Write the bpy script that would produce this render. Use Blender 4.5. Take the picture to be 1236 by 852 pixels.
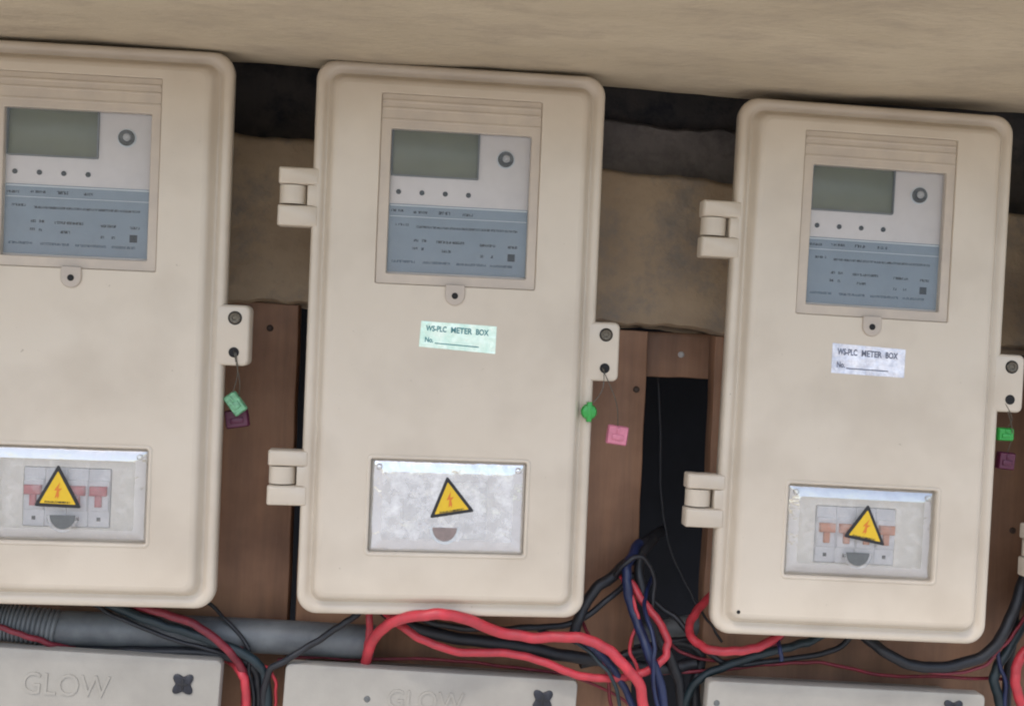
import bpy, math, random
from mathutils import Vector, Matrix, Euler
from mathutils.geometry import tessellate_polygon
random.seed(11)
for o in list(bpy.data.objects): bpy.data.objects.remove(o)
S = bpy.context.scene
COL = S.collection

# ------------------------------------------------------------------ camera
FPX, PW, PH = 1300.0, 1236.0, 852.0
EYE = Vector((-0.01339, -0.88674, 0.00344))
RIGHT = Vector((0.996422, -0.070191, 0.047082))
DOWN = Vector((0.046225, -0.01379, -0.998836))
FWD = Vector((0.070758, 0.997438, -0.010496))
cd = bpy.data.cameras.new('camera'); cam = bpy.data.objects.new('camera', cd); COL.objects.link(cam)
M = Matrix.Identity(4)
for i in range(3):
    M[i][0] = RIGHT[i]; M[i][1] = -DOWN[i]; M[i][2] = -FWD[i]; M[i][3] = EYE[i]
cam.matrix_world = M
cd.sensor_fit = 'HORIZONTAL'; cd.sensor_width = 36; cd.lens = FPX / PW * 36
cd.clip_start = 0.02; cd.clip_end = 500
S.camera = cam

# ------------------------------------------------------------------ light
SUN_EL, SUN_AZ = 59.0, 205.0        # sun behind the photographer, above the eave
w = bpy.data.worlds.new('World'); S.world = w; w.use_nodes = True
nt = w.node_tree; nt.nodes.clear()
sky = nt.nodes.new('ShaderNodeTexSky'); sky.sky_type = 'NISHITA'; sky.sun_disc = False
sky.sun_elevation = math.radians(SUN_EL); sky.sun_rotation = math.radians(SUN_AZ)
sky.air_density = 1.0; sky.dust_density = 2.5; sky.ozone_density = 0.6
bg = nt.nodes.new('ShaderNodeBackground'); bg.inputs['Strength'].default_value = 0.13
wo = nt.nodes.new('ShaderNodeOutputWorld')
nt.links.new(sky.outputs[0], bg.inputs[0]); nt.links.new(bg.outputs[0], wo.inputs[0])
sd = bpy.data.lights.new('sun', 'SUN'); sd.energy = 1.4; sd.angle = math.radians(11); sd.color = (1, .95, .87)
sun = bpy.data.objects.new('sun', sd); COL.objects.link(sun)
az, el = math.radians(SUN_AZ), math.radians(SUN_EL)
tosun = Vector((math.sin(az) * math.cos(el), math.cos(az) * math.cos(el), math.sin(el)))
sun.rotation_euler = tosun.to_track_quat('Z', 'Y').to_euler(); sun.location = (0, -3, 4)
S.view_settings.view_transform = 'Standard'; S.view_settings.look = 'None'
S.view_settings.gamma = 1; S.view_settings.use_curve_mapping = False
S.view_settings.exposure = 1.32
S.render.engine = 'CYCLES'
S.cycles.pixel_filter_type = 'BLACKMAN_HARRIS'; S.cycles.filter_width = 2.0; S.cycles.max_bounces = 10; S.cycles.transparent_max_bounces = 16

# ------------------------------------------------------------------ helpers
def px(x, y, dep):
    """photo pixel -> point on the plane Y = dep (metres behind the box rims)"""
    d = RIGHT * ((x - PW / 2) / FPX) + DOWN * ((y - PH / 2) / FPX) + FWD
    return EYE + d * ((dep - EYE.y) / d.y)

def mesh_obj(name, v, f, mat, parent=None, smooth=35):
    me = bpy.data.meshes.new(name)
    me.from_pydata([tuple(p) for p in v], [], f); me.validate()
    import bmesh
    bm = bmesh.new(); bm.from_mesh(me); bmesh.ops.recalc_face_normals(bm, faces=bm.faces); bm.to_mesh(me); bm.free()
    if smooth:
        me.shade_smooth()
        me.set_sharp_from_angle(angle=math.radians(smooth))
    if mat: me.materials.append(mat)
    o = bpy.data.objects.new(name, me); COL.objects.link(o)
    if parent: o.parent = parent
    return o

def thing(name, label, cat, loc=(0, 0, 0), rot=(0, 0, 0), group=None):
    o = bpy.data.objects.new(name, None); COL.objects.link(o); o.empty_display_size = .02
    o.location = loc; o.rotation_euler = rot
    o['label'] = label; o['category'] = cat
    if group: o['group'] = group
    return o

def tag(o, label, cat, group=None):
    o['label'] = label; o['category'] = cat
    if group: o['group'] = group
    return o

def struct(o): o['kind'] = 'structure'; return o

class MB:
    def __init__(s): s.v = []; s.f = []
    def add(s, v, f):
        b = len(s.v); s.v += [Vector(p) for p in v]; s.f += [tuple(i + b for i in q) for q in f]
    def box(s, x0, x1, y0, y1, z0, z1, bev=0.0):
        """box with bevelled front (y0) edges"""
        if bev <= 0:
            v = [(x, y, z) for y in (y0, y1) for z in (z0, z1) for x in (x0, x1)]
            s.add(v, [(0, 1, 3, 2), (4, 6, 7, 5), (0, 4, 5, 1), (2, 3, 7, 6), (0, 2, 6, 4), (1, 5, 7, 3)]); return
        s.loft([rect(x0, x1, z0, z1, y1), rect(x0, x1, z0, z1, y0 + bev),
                rect(x0 + bev * .35, x1 - bev * .35, z0 + bev * .35, z1 - bev * .35, y0 + bev * .35),
                rect(x0 + bev, x1 - bev, z0 + bev, z1 - bev, y0)], True, True)
    def loft(s, loops, cap0=False, cap1=False):
        n = len(loops[0]); b = len(s.v)
        for l in loops: s.v += [Vector(p) for p in l]
        for i in range(len(loops) - 1):
            for k in range(n):
                a = b + i * n + k; c = b + i * n + (k + 1) % n
                s.f.append((a, c, c + n, a + n))
        if cap0: s.f.append(tuple(b + k for k in range(n))[::-1])
        if cap1: s.f.append(tuple(b + (len(loops) - 1) * n + k for k in range(n)))
    def disc(s, cx, cz, prof, n=24):
        """lathe about Y at (cx, cz); prof = [(r, y)...] ; last point capped"""
        s.loft([[(cx + r * math.cos(2 * math.pi * k / n), y, cz + r * math.sin(2 * math.pi * k / n)) for k in range(n)] for r, y in prof], False, True)
    def poly(s, loops2, y):
        """flat polygon with holes at depth y"""
        pts = [Vector((a, c, 0)) for l in loops2 for a, c in l]
        tr = tessellate_polygon([[Vector((a, c, 0)) for a, c in l] for l in loops2])
        s.add([(p.x, y, p.y) for p in pts], [tuple(t) for t in tr])
    def slab(s, outline, y0, y1):
        """extrude an outline [(x,z)] from y1 (back) to y0 (front)"""
        s.loft([[(a, y1, c) for a, c in outline], [(a, y0, c) for a, c in outline]], True, True)
    def build(s, name, mat, parent=None, smooth=35): return mesh_obj(name, s.v, s.f, mat, parent, smooth)

def rect(x0, x1, z0, z1, y): return [(x0, y, z0), (x1, y, z0), (x1, y, z1), (x0, y, z1)]

def rrect(x0, x1, z0, z1, r, n=6):
    out = []
    for cx, cz, a0 in ((x1 - r, z0 + r, -90), (x1 - r, z1 - r, 0), (x0 + r, z1 - r, 90), (x0 + r, z0 + r, 180)):
        for k in range(n + 1):
            a = math.radians(a0 + 90 * k / n); out.append((cx + r * math.cos(a), cz + r * math.sin(a)))
    return out
def l3(l, y): return [(a, y, c) for a, c in l]

def catmull(P, n=10):
    P = [Vector(p) for p in P]; Q = [P[0] * 2 - P[1]] + P + [P[-1] * 2 - P[-2]]; out = []
    for i in range(1, len(Q) - 2):
        for k in range(n):
            t = k / n; a, b, c, d = Q[i - 1:i + 3]
            out.append(.5 * ((2 * b) + (c - a) * t + (2 * a - 5 * b + 4 * c - d) * t * t + (3 * b - a - 3 * c + d) * t ** 3))
    out.append(P[-1]); return out

def tube(mb, path, rad, sides=12):
    T = [(path[min(i + 1, len(path) - 1)] - path[max(i - 1, 0)]).normalized() for i in range(len(path))]
    nrm = T[0].orthogonal().normalized(); loops = []
    for i, p in enumerate(path):
        nrm = (nrm - T[i] * nrm.dot(T[i])).normalized(); bn = T[i].cross(nrm)
        r = rad(i / (len(path) - 1), i) if callable(rad) else rad
        loops.append([p + (nrm * math.cos(2 * math.pi * k / sides) + bn * math.sin(2 * math.pi * k / sides)) * r for k in range(sides)])
    mb.loft(loops, True, True)

def text_verts(body, size, extrude=0.0, res=3, bold=0.0):
    cu = bpy.data.curves.new('t', 'FONT'); cu.body = body; cu.size = size; cu.extrude = extrude; cu.resolution_u = res
    cu.align_x = 'LEFT'; cu.offset = bold
    o = bpy.data.objects.new('t', cu); COL.objects.link(o)
    dg = bpy.context.evaluated_depsgraph_get(); dg.update()
    me = bpy.data.meshes.new_from_object(o.evaluated_get(dg))
    v = [Vector(q.co) for q in me.vertices]; f = [tuple(q.vertices) for q in me.polygons]
    bpy.data.objects.remove(o); bpy.data.curves.remove(cu); bpy.data.meshes.remove(me)
    return v, f

def text_on(mb, body, x0, x1, zc, h, y, extrude=0.0, xf=None, bold=0.0):
    """lettering fitted between x0 and x1, cap height h, lying in the XZ plane at depth y (front)"""
    v, f = text_verts(body, 1.0, 1.0 if extrude else 0.0, bold=0.0 if extrude else .028)
    xs = [p.x for p in v]; ys = [p.y for p in v]
    sx = (x1 - x0) / (max(xs) - min(xs)); sz = h / (max(ys) - min(ys))
    out = []
    for p in v:
        X = x0 + (p.x - min(xs)) * sx; Z = zc - h / 2 + (p.y - min(ys)) * sz; Y = y - p.z * extrude
        out.append(xf(X, Y, Z) if xf else (X, Y, Z))
    mb.add(out, f)

# ------------------------------------------------------------------ materials
def mat(name, col, rough=.5, var=0.0, scale=60, bump=0.0, bscale=300, spec=.5, metal=0.0, col2=None, stretch=None, detail=5):
    m = bpy.data.materials.new(name); m.use_nodes = True; n = m.node_tree; b = n.nodes['Principled BSDF']
    b.inputs['Roughness'].default_value = rough; b.inputs['Metallic'].default_value = metal
    b.inputs['Specular IOR Level'].default_value = spec
    tc = n.nodes.new('ShaderNodeTexCoord'); src = tc.outputs['Object']
    if stretch:
        mp = n.nodes.new('ShaderNodeMapping'); mp.inputs['Scale'].default_value = stretch
        n.links.new(src, mp.inputs[0]); src = mp.outputs[0]
    if col2 or var:
        c2 = col2 or tuple(max(0, c * (1 - var)) for c in col)
        tx = n.nodes.new('ShaderNodeTexNoise'); tx.inputs['Scale'].default_value = scale; tx.inputs['Detail'].default_value = detail
        tx.inputs['Roughness'].default_value = .62
        n.links.new(src, tx.inputs['Vector'])
        cr = n.nodes.new('ShaderNodeValToRGB'); cr.color_ramp.elements[0].position = .33; cr.color_ramp.elements[1].position = .68
        cr.color_ramp.elements[0].color = (*c2, 1); cr.color_ramp.elements[1].color = (*col, 1)
        n.links.new(tx.outputs[0], cr.inputs[0]); n.links.new(cr.outputs[0], b.inputs['Base Color'])
    else: b.inputs['Base Color'].default_value = (*col, 1)
    if bump:
        t2 = n.nodes.new('ShaderNodeTexNoise'); t2.inputs['Scale'].default_value = bscale; t2.inputs['Detail'].default_value = 6
        n.links.new(src, t2.inputs['Vector'])
        bp = n.nodes.new('ShaderNodeBump'); bp.inputs['Strength'].default_value = bump; bp.inputs['Distance'].default_value = .002
        n.links.new(t2.outputs[0], bp.inputs['Height']); n.links.new(bp.outputs[0], b.inputs['Normal'])
    return m

def clear_plastic(name, tint=(1, 1, 1), rough=.06, film=0.06, filmcol=(.8, .82, .82), scuff=0.0, ior=1.5, bump=.05, bscale=40, lo=.45, hi=.7, refl=1.0, fscale=85):
    """thin clear plastic: see-through, Fresnel gloss and a dusty, scuffed or glare-white film"""
    m = bpy.data.materials.new(name); m.use_nodes = True; n = m.node_tree; n.nodes.clear(); L = n.links.new
    out = n.nodes.new('ShaderNodeOutputMaterial'); tr = n.nodes.new('ShaderNodeBsdfTransparent'); tr.inputs[0].default_value = (*tint, 1)
    gl = n.nodes.new('ShaderNodeBsdfGlossy'); gl.inputs['Roughness'].default_value = rough
    di = n.nodes.new('ShaderNodeBsdfDiffuse'); di.inputs[0].default_value = (*filmcol, 1)
    fr = n.nodes.new('ShaderNodeFresnel'); fr.inputs['IOR'].default_value = ior
    tc = n.nodes.new('ShaderNodeTexCoord')
    nz = n.nodes.new('ShaderNodeTexNoise'); nz.inputs['Scale'].default_value = bscale; nz.inputs['Detail'].default_value = 4
    L(tc.outputs['Object'], nz.inputs['Vector'])
    bp = n.nodes.new('ShaderNodeBump'); bp.inputs['Strength'].default_value = bump; bp.inputs['Distance'].default_value = .004
    L(nz.outputs[0], bp.inputs['Height'])
    for x in (gl, fr): L(bp.outputs[0], x.inputs['Normal'])
    nf = n.nodes.new('ShaderNodeTexNoise'); nf.inputs['Scale'].default_value = fscale; nf.inputs['Detail'].default_value = 7; nf.inputs['Roughness'].default_value = .7
    L(tc.outputs['Object'], nf.inputs['Vector'])
    mr = n.nodes.new('ShaderNodeMapRange'); mr.inputs['From Min'].default_value = lo; mr.inputs['From Max'].default_value = hi
    mr.inputs['To Min'].default_value = film; mr.inputs['To Max'].default_value = film + scuff
    L(nf.outputs[0], mr.inputs['Value'])
    m1 = n.nodes.new('ShaderNodeMixShader'); L(mr.outputs[0], m1.inputs[0]); L(tr.outputs[0], m1.inputs[1]); L(di.outputs[0], m1.inputs[2])
    m2 = n.nodes.new('ShaderNodeMixShader')
    if refl != 1.0:
        mu = n.nodes.new('ShaderNodeMath'); mu.operation = 'MULTIPLY'; mu.inputs[1].default_value = refl; mu.use_clamp = True
        L(fr.outputs[0], mu.inputs[0]); L(mu.outputs[0], m2.inputs[0])
    else: L(fr.outputs[0], m2.inputs[0])
    L(m1.outputs[0], m2.inputs[1]); L(gl.outputs[0], m2.inputs[2])
    L(m2.outputs[0], out.inputs[0]); return m

def srgb(r, g, b): return tuple(((c / 255) / 12.92 if c / 255 <= .04045 else ((c / 255 + .055) / 1.055) ** 2.4) for c in (r, g, b))

MT = {}
MT['beige'] = mat('beige_plastic', (.575, .500, .398), .28, scale=9, bump=.06, bscale=900, col2=(.545, .465, .362))
def speck(m, scale, lo, k):
    n = m.node_tree; b = n.nodes['Principled BSDF']; L = n.links.new
    srcc = [l for l in n.links if l.to_socket == b.inputs['Base Color']][0].from_socket
    oi = n.nodes.new('ShaderNodeObjectInfo'); tc = n.nodes.new('ShaderNodeTexCoord')
    va = n.nodes.new('ShaderNodeVectorMath'); va.operation = 'ADD'; L(tc.outputs['Object'], va.inputs[0]); L(oi.outputs['Location'], va.inputs[1])
    nz = n.nodes.new('ShaderNodeTexNoise'); nz.inputs['Scale'].default_value = scale; nz.inputs['Detail'].default_value = 4; nz.inputs['Roughness'].default_value = .65
    L(va.outputs[0], nz.inputs['Vector'])
    mr = n.nodes.new('ShaderNodeMapRange'); mr.inputs['From Min'].default_value = lo; mr.inputs['From Max'].default_value = lo + .06
    mr.inputs['To Min'].default_value = 0; mr.inputs['To Max'].default_value = k; L(nz.outputs[0], mr.inputs[0])
    n2 = n.nodes.new('ShaderNodeTexNoise'); n2.inputs['Scale'].default_value = 16; n2.inputs['Detail'].default_value = 3; L(va.outputs[0], n2.inputs['Vector'])
    m2 = n.nodes.new('ShaderNodeMapRange'); m2.inputs['From Min'].default_value = .45; m2.inputs['From Max'].default_value = .70; m2.inputs['To Min'].default_value = 0; m2.inputs['To Max'].default_value = .20; L(n2.outputs[0], m2.inputs[0])
    ad = n.nodes.new('ShaderNodeMath'); ad.operation = 'ADD'; L(mr.outputs[0], ad.inputs[0]); L(m2.outputs[0], ad.inputs[1])
    mx = n.nodes.new('ShaderNodeMix'); mx.data_type = 'RGBA'; L(ad.outputs[0], mx.inputs[0]); L(srcc, mx.inputs[6]); mx.inputs[7].default_value = (.25, .19, .13, 1)
    L(mx.outputs[2], b.inputs['Base Color'])
speck(MT['beige'], 170, .70, .6)
MT['frame'] = mat('window_frame_plastic', (.51, .430, .335), .42, scale=30, bump=.05, bscale=900, col2=(.42, .355, .29))
MT['face'] = mat('meter_face', (.56, .52, .49), .5, scale=40, col2=(.52, .48, .455))
MT['bluelabel'] = mat('nameplate_blue', (.178, .220, .258), .45, scale=50, col2=(.155, .195, .232))
MT['lcd'] = mat('display_glass', (.105, .110, .060), .3, scale=35, col2=(.08, .086, .046))
MT['print'] = mat('dark_print', (.016, .024, .036), .6)
MT['fine_print'] = mat('faint_print', (.045, .07, .105), .6)
MT['light_print'] = mat('pale_print', (.5, .53, .53), .6)
MT['black'] = mat('black_plastic', (.012, .012, .014), .45)
MT['darkhole'] = mat('dark_hole', (.008, .007, .007), .8)
MT['metal'] = mat('dull_metal', (.20, .185, .155), .42, metal=1.0, var=.5, scale=900)
MT['capgrey'] = mat('grey_lens_cap', (.34, .33, .31), .3, var=.3, scale=500)
MT['bronze'] = mat('brown_screw', (.16, .135, .10), .4, metal=.6, var=.6, scale=700)
MT['lens'] = mat('optical_port', (.07, .068, .06), .3, metal=.5, var=.5, scale=300)
MT['pane'] = clear_plastic('viewing_pane', film=.008, rough=.05, filmcol=(.75, .72, .68), scuff=.02, bump=.03, refl=.3)
MT['flap'] = clear_plastic('clear_flap', film=.06, rough=.05, scuff=.16, filmcol=(.92, .89, .84), bump=.12, bscale=55, refl=1.8, fscale=130)
MT['edge'] = clear_plastic('clear_flap_edge', film=.06, rough=.07, scuff=.10, filmcol=(.8, .8, .8), bump=.5, bscale=45, refl=10, fscale=130)
MT['edge2'] = clear_plastic('scuffed_glare_edge', film=.3, rough=.10, scuff=.25, filmcol=(.93, .95, .98), bump=.5, bscale=60, refl=16, fscale=130)  # bevel of the middle window, sky glare painted into its white film
MT['flap2'] = clear_plastic('scuffed_glare_flap', film=.30, rough=.18, scuff=.50, filmcol=(.97, .98, .98), bump=.7, bscale=34, lo=.40, hi=.70, refl=12, fscale=70)  # white film and raised gloss paint reflected sky glare over the scuffs
MT['plate'] = mat('pale_inner_plate', (.88, .82, .72), .5, scale=30, col2=(.83, .775, .68))
MT['brk'] = mat('breaker_body', (.78, .76, .75), .5, scale=60, col2=(.70, .69, .69))
MT['brkwhite'] = mat('breaker_white', (.92, .94, .95), .5)
MT['brkdull'] = mat('breaker_dull', (.40, .43, .40), .5, scale=60, col2=(.30, .33, .31))
MT['red_toggle'] = mat('faded_red_toggle', (.66, .20, .20), .5, var=.2, scale=80)
MT['orange_toggle'] = mat('faded_orange_toggle', (.74, .32, .18), .5, var=.2, scale=80)
MT['yellow'] = mat('warning_yellow', (.72, .46, .015), .42, scale=120, col2=(.66, .42, .015))
MT['bolt'] = mat('warning_bolt', (.62, .17, .015), .5)
MT['foil_green'] = mat('pale_green_foil', (.84, .95, .82), .26, scale=120, col2=(.60, .82, .68), metal=.2, bump=.7, bscale=150)
MT['foil_white'] = mat('silver_white_foil', (.90, .89, .92), .26, scale=110, col2=(.52, .53, .60), metal=.25, bump=1.0, bscale=140)
MT['teal_ink'] = mat('teal_ink', (.05, .20, .21), .6)
MT['grey_ink'] = mat('grey_ink', (.13, .14, .18), .6)
MT['tab_grey'] = mat('finger_tab_grey', (.13, .135, .13), .5, var=.2, scale=200)
MT['tab_brown'] = mat('finger_tab_brown', (.26, .20, .18), .5, var=.2, scale=200)
MT['green_seal'] = mat('green_seal', (.03, .30, .05), .35)
MT['pale_green_seal'] = mat('pale_green_seal', (.20, .48, .26), .3, var=.5, scale=300)
MT['pink_seal'] = mat('pink_seal', (.62, .20, .27), .4, var=.2, scale=200)
MT['purple_seal'] = mat('purple_seal', (.085, .011, .036), .4)
MT['greybox'] = mat('grey_enclosure', (.365, .338, .290), .5, scale=14, bump=.08, bscale=700, col2=(.29, .268, .23))
MT['darkscrew'] = mat('dark_plastic_screw', (.016, .017, .024), .5)
MT['red_cable'] = mat('red_cable', (.52, .035, .05), .45, scale=70, col2=(.36, .035, .045))
MT['dull_red'] = mat('dull_red_cable', (.22, .018, .03), .5, scale=60, col2=(.12, .012, .02))
MT['black_cable'] = mat('black_cable', (.014, .015, .019), .5, var=.4, scale=80)
MT['navy_cable'] = mat('navy_cable', (.012, .022, .075), .45, var=.4, scale=80)
MT['teal_cable'] = mat('dark_teal_cable', (.010, .024, .030), .5, var=.4, scale=80)
MT['conduit'] = mat('grey_conduit', (.14, .15, .152), .5, scale=30, col2=(.07, .076, .082), bump=.1, bscale=200)
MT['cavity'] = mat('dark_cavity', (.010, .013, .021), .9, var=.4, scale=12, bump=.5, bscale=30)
MT['rust'] = mat('rusty_nail', (.05, .03, .02), .7)
MT['nail'] = mat('pale_nail', (.4, .38, .36), .5)

def wood(name, c1, c2):
    m = mat(name, c1, .62, scale=38, col2=c2, stretch=(1.0, 1.0, .07), bump=.5, bscale=130, detail=8)
    n = m.node_tree; b = n.nodes['Principled BSDF']; L = n.links.new
    link = [l for l in n.links if l.to_socket == b.inputs['Base Color']][0]; srcc = link.from_socket
    tc = n.nodes.new('ShaderNodeTexCoord')
    nz = n.nodes.new('ShaderNodeTexNoise'); nz.inputs['Scale'].default_value = 9; nz.inputs['Detail'].default_value = 6
    L(tc.outputs['Object'], nz.inputs['Vector'])
    cr = n.nodes.new('ShaderNodeValToRGB'); cr.color_ramp.elements[0].position = .35; cr.color_ramp.elements[1].position = .65
    cr.color_ramp.elements[0].color = (.45, .40, .37, 1); cr.color_ramp.elements[1].color = (1, 1, 1, 1)
    L(nz.outputs[0], cr.inputs[0])
    mx = n.nodes.new('ShaderNodeMix'); mx.data_type = 'RGBA'; mx.blend_type = 'MULTIPLY'; mx.inputs[0].default_value = 1
    L(srcc, mx.inputs[6]); L(cr.outputs[0], mx.inputs[7]); L(mx.outputs[2], b.inputs['Base Color'])
    return m
MT['wood'] = wood('brown_board', (.41, .215, .115), (.25, .135, .076))
MT['wood2'] = wood('dull_brown_board', (.35, .19, .108), (.20, .112, .068))

def plaster(name, a, b_, c, s=5, bump=.6, bs=60, st=None):
    m = mat(name, a, .9, scale=s, col2=b_, bump=bump, bscale=bs, detail=9, stretch=st)
    n = m.node_tree; b = n.nodes['Principled BSDF']; L = n.links.new
    srcc = [l for l in n.links if l.to_socket == b.inputs['Base Color']][0].from_socket
    tc = n.nodes.new('ShaderNodeTexCoord'); nz = n.nodes.new('ShaderNodeTexNoise'); nz.inputs['Scale'].default_value = s * 2.7; nz.inputs['Detail'].default_value = 10
    nz.inputs['Roughness'].default_value = .7
    if st:
        mp = n.nodes.new('ShaderNodeMapping'); mp.inputs['Scale'].default_value = st; L(tc.outputs['Object'], mp.inputs[0]); L(mp.outputs[0], nz.inputs['Vector'])
    else: L(tc.outputs['Object'], nz.inputs['Vector'])
    mr = n.nodes.new('ShaderNodeMapRange'); mr.inputs['From Min'].default_value = .48; mr.inputs['From Max'].default_value = .68
    L(nz.outputs[0], mr.inputs[0])
    mx = n.nodes.new('ShaderNodeMix'); mx.data_type = 'RGBA'; L(mr.outputs[0], mx.inputs[0]); L(srcc, mx.inputs[6]); mx.inputs[7].default_value = (*c, 1)
    L(mx.outputs[2], b.inputs['Base Color']); return m
MT['soffit'] = plaster('painted_soffit', (.55, .465, .33), (.45, .375, .26), (.40, .33, .24), 5, .6, 110, (1, 2.2, 1))
MT['concrete'] = plaster('brown_concrete', (.38, .285, .185), (.28, .205, .135), (.21, .178, .145), 10, .8, 160)
MT['gap_shade'] = plaster('gap_shade_plaster', (.11, .096, .085), (.058, .054, .054), (.028, .030, .038), 12, 1.0, 80)  # deep shade of the gap under the soffit, put into the plaster colour
MT['ledge'] = plaster('grey_ledge', (.24, .215, .20), (.16, .145, .138), (.11, .10, .097), 11, .9, 70)
MT['ground'] = plaster('pale_ground', (.42, .40, .375), (.37, .35, .33), (.33, .31, .29), .6, .5, 8)

# ------------------------------------------------------------------ setting
GZ = -1.35
mb = MB(); mb.add([(-40, -60, GZ), (40, -60, GZ), (40, .5, GZ), (-40, .5, GZ)], [(0, 1, 2, 3)])
struct(mb.build('ground', MT['ground'], smooth=0))  # ground out of view, added to bounce light up to soffit and boxes
from mathutils import noise as NZ
ZS = px(330, 97, .09).z                 # underside of the slab
def soffit():
    nx, ny = 160, 20; x0, x1, y0, y1 = -2.2, 2.4, -.28, .096; v = []; f = []
    for j in range(ny + 1):
        for i in range(nx + 1):
            x = x0 + (x1 - x0) * i / nx; y = y0 + (y1 - y0) * j / ny
            e = max(0, (j - ny + 4) / 4)
            yy = y + e * (.010 * NZ.noise((x * 16, 3.1, 0)) + .006 * NZ.noise((x * 45, 1.1, 0)))
            v.append((x, yy, ZS + .004 * NZ.noise((x * 5, y * 9, 0)) + .0018 * NZ.noise((x * 31, y * 31, 3)) + .020 * e * e))
    for j in range(ny):
        for i in range(nx):
            a = j * (nx + 1) + i; f.append((a, a + 1, a + nx + 2, a + nx + 1))
    b = len(v); T = ZS + .15
    v += [(x0, y0, T), (x1, y0, T), (x1, y1, T), (x0, y1, T)]
    f.append((b, b + 1, b + 2, b + 3))
    e = [list(range(nx + 1)), [j * (nx + 1) + nx for j in range(ny + 1)], [ny * (nx + 1) + i for i in range(nx, -1, -1)], [j * (nx + 1) for j in range(ny, -1, -1)]]
    for k in range(4): f.append(tuple(e[k]) + (b + (k + 1) % 4, b + k))
    return struct(mesh_obj('soffit', v, f, MT['soffit'], smooth=40))
soffit()
# cavity behind boards and above the beam, its shade put into the near-black colour
mb = MB(); mb.box(-2.2, 2.4, .40, .60, GZ, ZS + .13); mb.box(-2.2, 2.4, .098, .398, ZS + .040, ZS + .13); struct(mb.build('wall_back', MT['cavity']))  # upper block added to keep sky light out of the gap

def rough_block(name, x0, x1, y0, y1, zt, zb, m, nx=140, nz=36, amp=.004, edge=.005, seed=0):
    """block with a rough front and uneven top / bottom edges; zt, zb functions of x"""
    v = []; f = []
    for j in range(nz + 1):
        t = j / nz
        for i in range(nx + 1):
            x = x0 + (x1 - x0) * i / nx
            et = edge * (NZ.noise((x * 18, 1.3, seed)) + .5 * NZ.noise((x * 55, 2.3, seed)))
            eb = edge * (NZ.noise((x * 22, 7.3, seed)) + .6 * NZ.noise((x * 70, 5.3, seed)))
            z = (zb(x) + eb) * (1 - t) + (zt(x) + et) * t
            y = y0 + amp * NZ.noise((x * 14, z * 14, seed + 4)) + amp * .45 * NZ.noise((x * 60, z * 60, seed)) + amp * .16 * NZ.noise((x * 190, z * 190, seed))
            if j == nz: y += .006
            if j == nz - 1: y += .002
            if j == 0: y += .004
            v.append((x, y, z))
    for j in range(nz):
        for i in range(nx):
            a = j * (nx + 1) + i; f.append((a, a + 1, a + nx + 2, a + nx + 1))
    b = len(v); n1 = nx + 1
    for i in range(n1): v.append((v[i][0], y1, v[i][2]))
    for i in range(n1): v.append((v[nz * n1 + i][0], y1, v[nz * n1 + i][2]))
    for i in range(nx):
        f.append((i, b + i, b + i + 1, i + 1)); f.append((nz * n1 + i, nz * n1 + i + 1, b + n1 + i + 1, b + n1 + i))
        f.append((b + i, b + n1 + i, b + n1 + i + 1, b + i + 1))
    f.append(tuple(j * n1 for j in range(nz + 1)) + (b + n1, b)); f.append(tuple(j * n1 + nx for j in range(nz + 1)) + (b + n1 + nx, b + nx))
    return mesh_obj(name, v, f, m, smooth=50)
def line(a, b):
    return lambda x: a.z + (b.z - a.z) * (x - a.x) / (b.x - a.x)
BY = .090
struct(rough_block('wall', -1.1, 1.3, BY, .24, line(px(300, 160, BY), px(880, 219, BY)), line(px(300, 364, BY), px(880, 401, BY)), MT['concrete'], nx=560, nz=60, amp=.0045, edge=.005))
LY = .125
struct(rough_block('wall_upper', -1.1, 1.3, .150, .24, lambda x: ZS + .038, lambda x: ZS - .12, MT['gap_shade'], nx=420, seed=7))
struct(rough_block('wall_ledge', px(640, 160, LY).x, px(1000, 160, LY).x, LY, .148, line(px(735, 143, LY), px(885, 160, LY)), line(px(735, 225, LY), px(885, 240, LY)), MT['ledge'], nx=120, seed=3))

# ------------------------------------------------------------------ timber boards
WY = .094
def board(name, label, tl, tr, br, bl, y, th, m, nails=()):
    P = [px(*q, y) for q in (bl, br, tr, tl)]
    c = sum(P, Vector()) / 4
    c = Vector((c.x, y + th, P[0].z * .5 + P[1].z * .5))
    o = thing(name, label, 'board', c) if nails else None
    mb = MB(); Q = [p - c for p in P]; n = 24
    def ring(ins, yy):
        A = []
        cc = sum(Q, Vector()) / 4
        R = []
        for k in range(4):
            a, b = Q[k], Q[(k + 1) % 4]
            for i in range(n):
                p = a.lerp(b, i / n); d = (cc - p); d.y = 0
                wob = .0009 * NZ.noise((p.x * 40 + y * 99, p.z * 25, 2))
                p = p + Vector((math.copysign(min(ins, abs(d.x)), d.x) + wob, 0, math.copysign(min(ins, abs(d.z)), d.z) + wob))
                R.append((p.x, yy, p.z))
        return R
    mb.loft([ring(0, 0), ring(0, -th + .002), ring(.0006, -th + .0006), ring(.0022, -th)], True, True)
    if nails:
        mb.build('plank', m, o)
        for nx_, ny_ in nails:
            q = px(nx_, ny_, y) - c; k = MB(); k.disc(q.x, q.z, [(.003, q.y + .001), (.003, q.y - .001), (.0018, q.y - .002)], 12); k.build('nail', MT['nail'] if name == 'cross_batten' else MT['rust'], o)
        return o
    o = mb.build(name, m); o.location = c
    return tag(o, label, 'board')
GP = 'boards behind the meter boxes'
b1 = board('backing_board', 'brown board with a knot, behind the meter box that has no foil sticker', (-60, 340), (361, 368), (341, 905), (-80, 880), WY, .020, MT['wood'], nails=((326, 396),))
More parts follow.
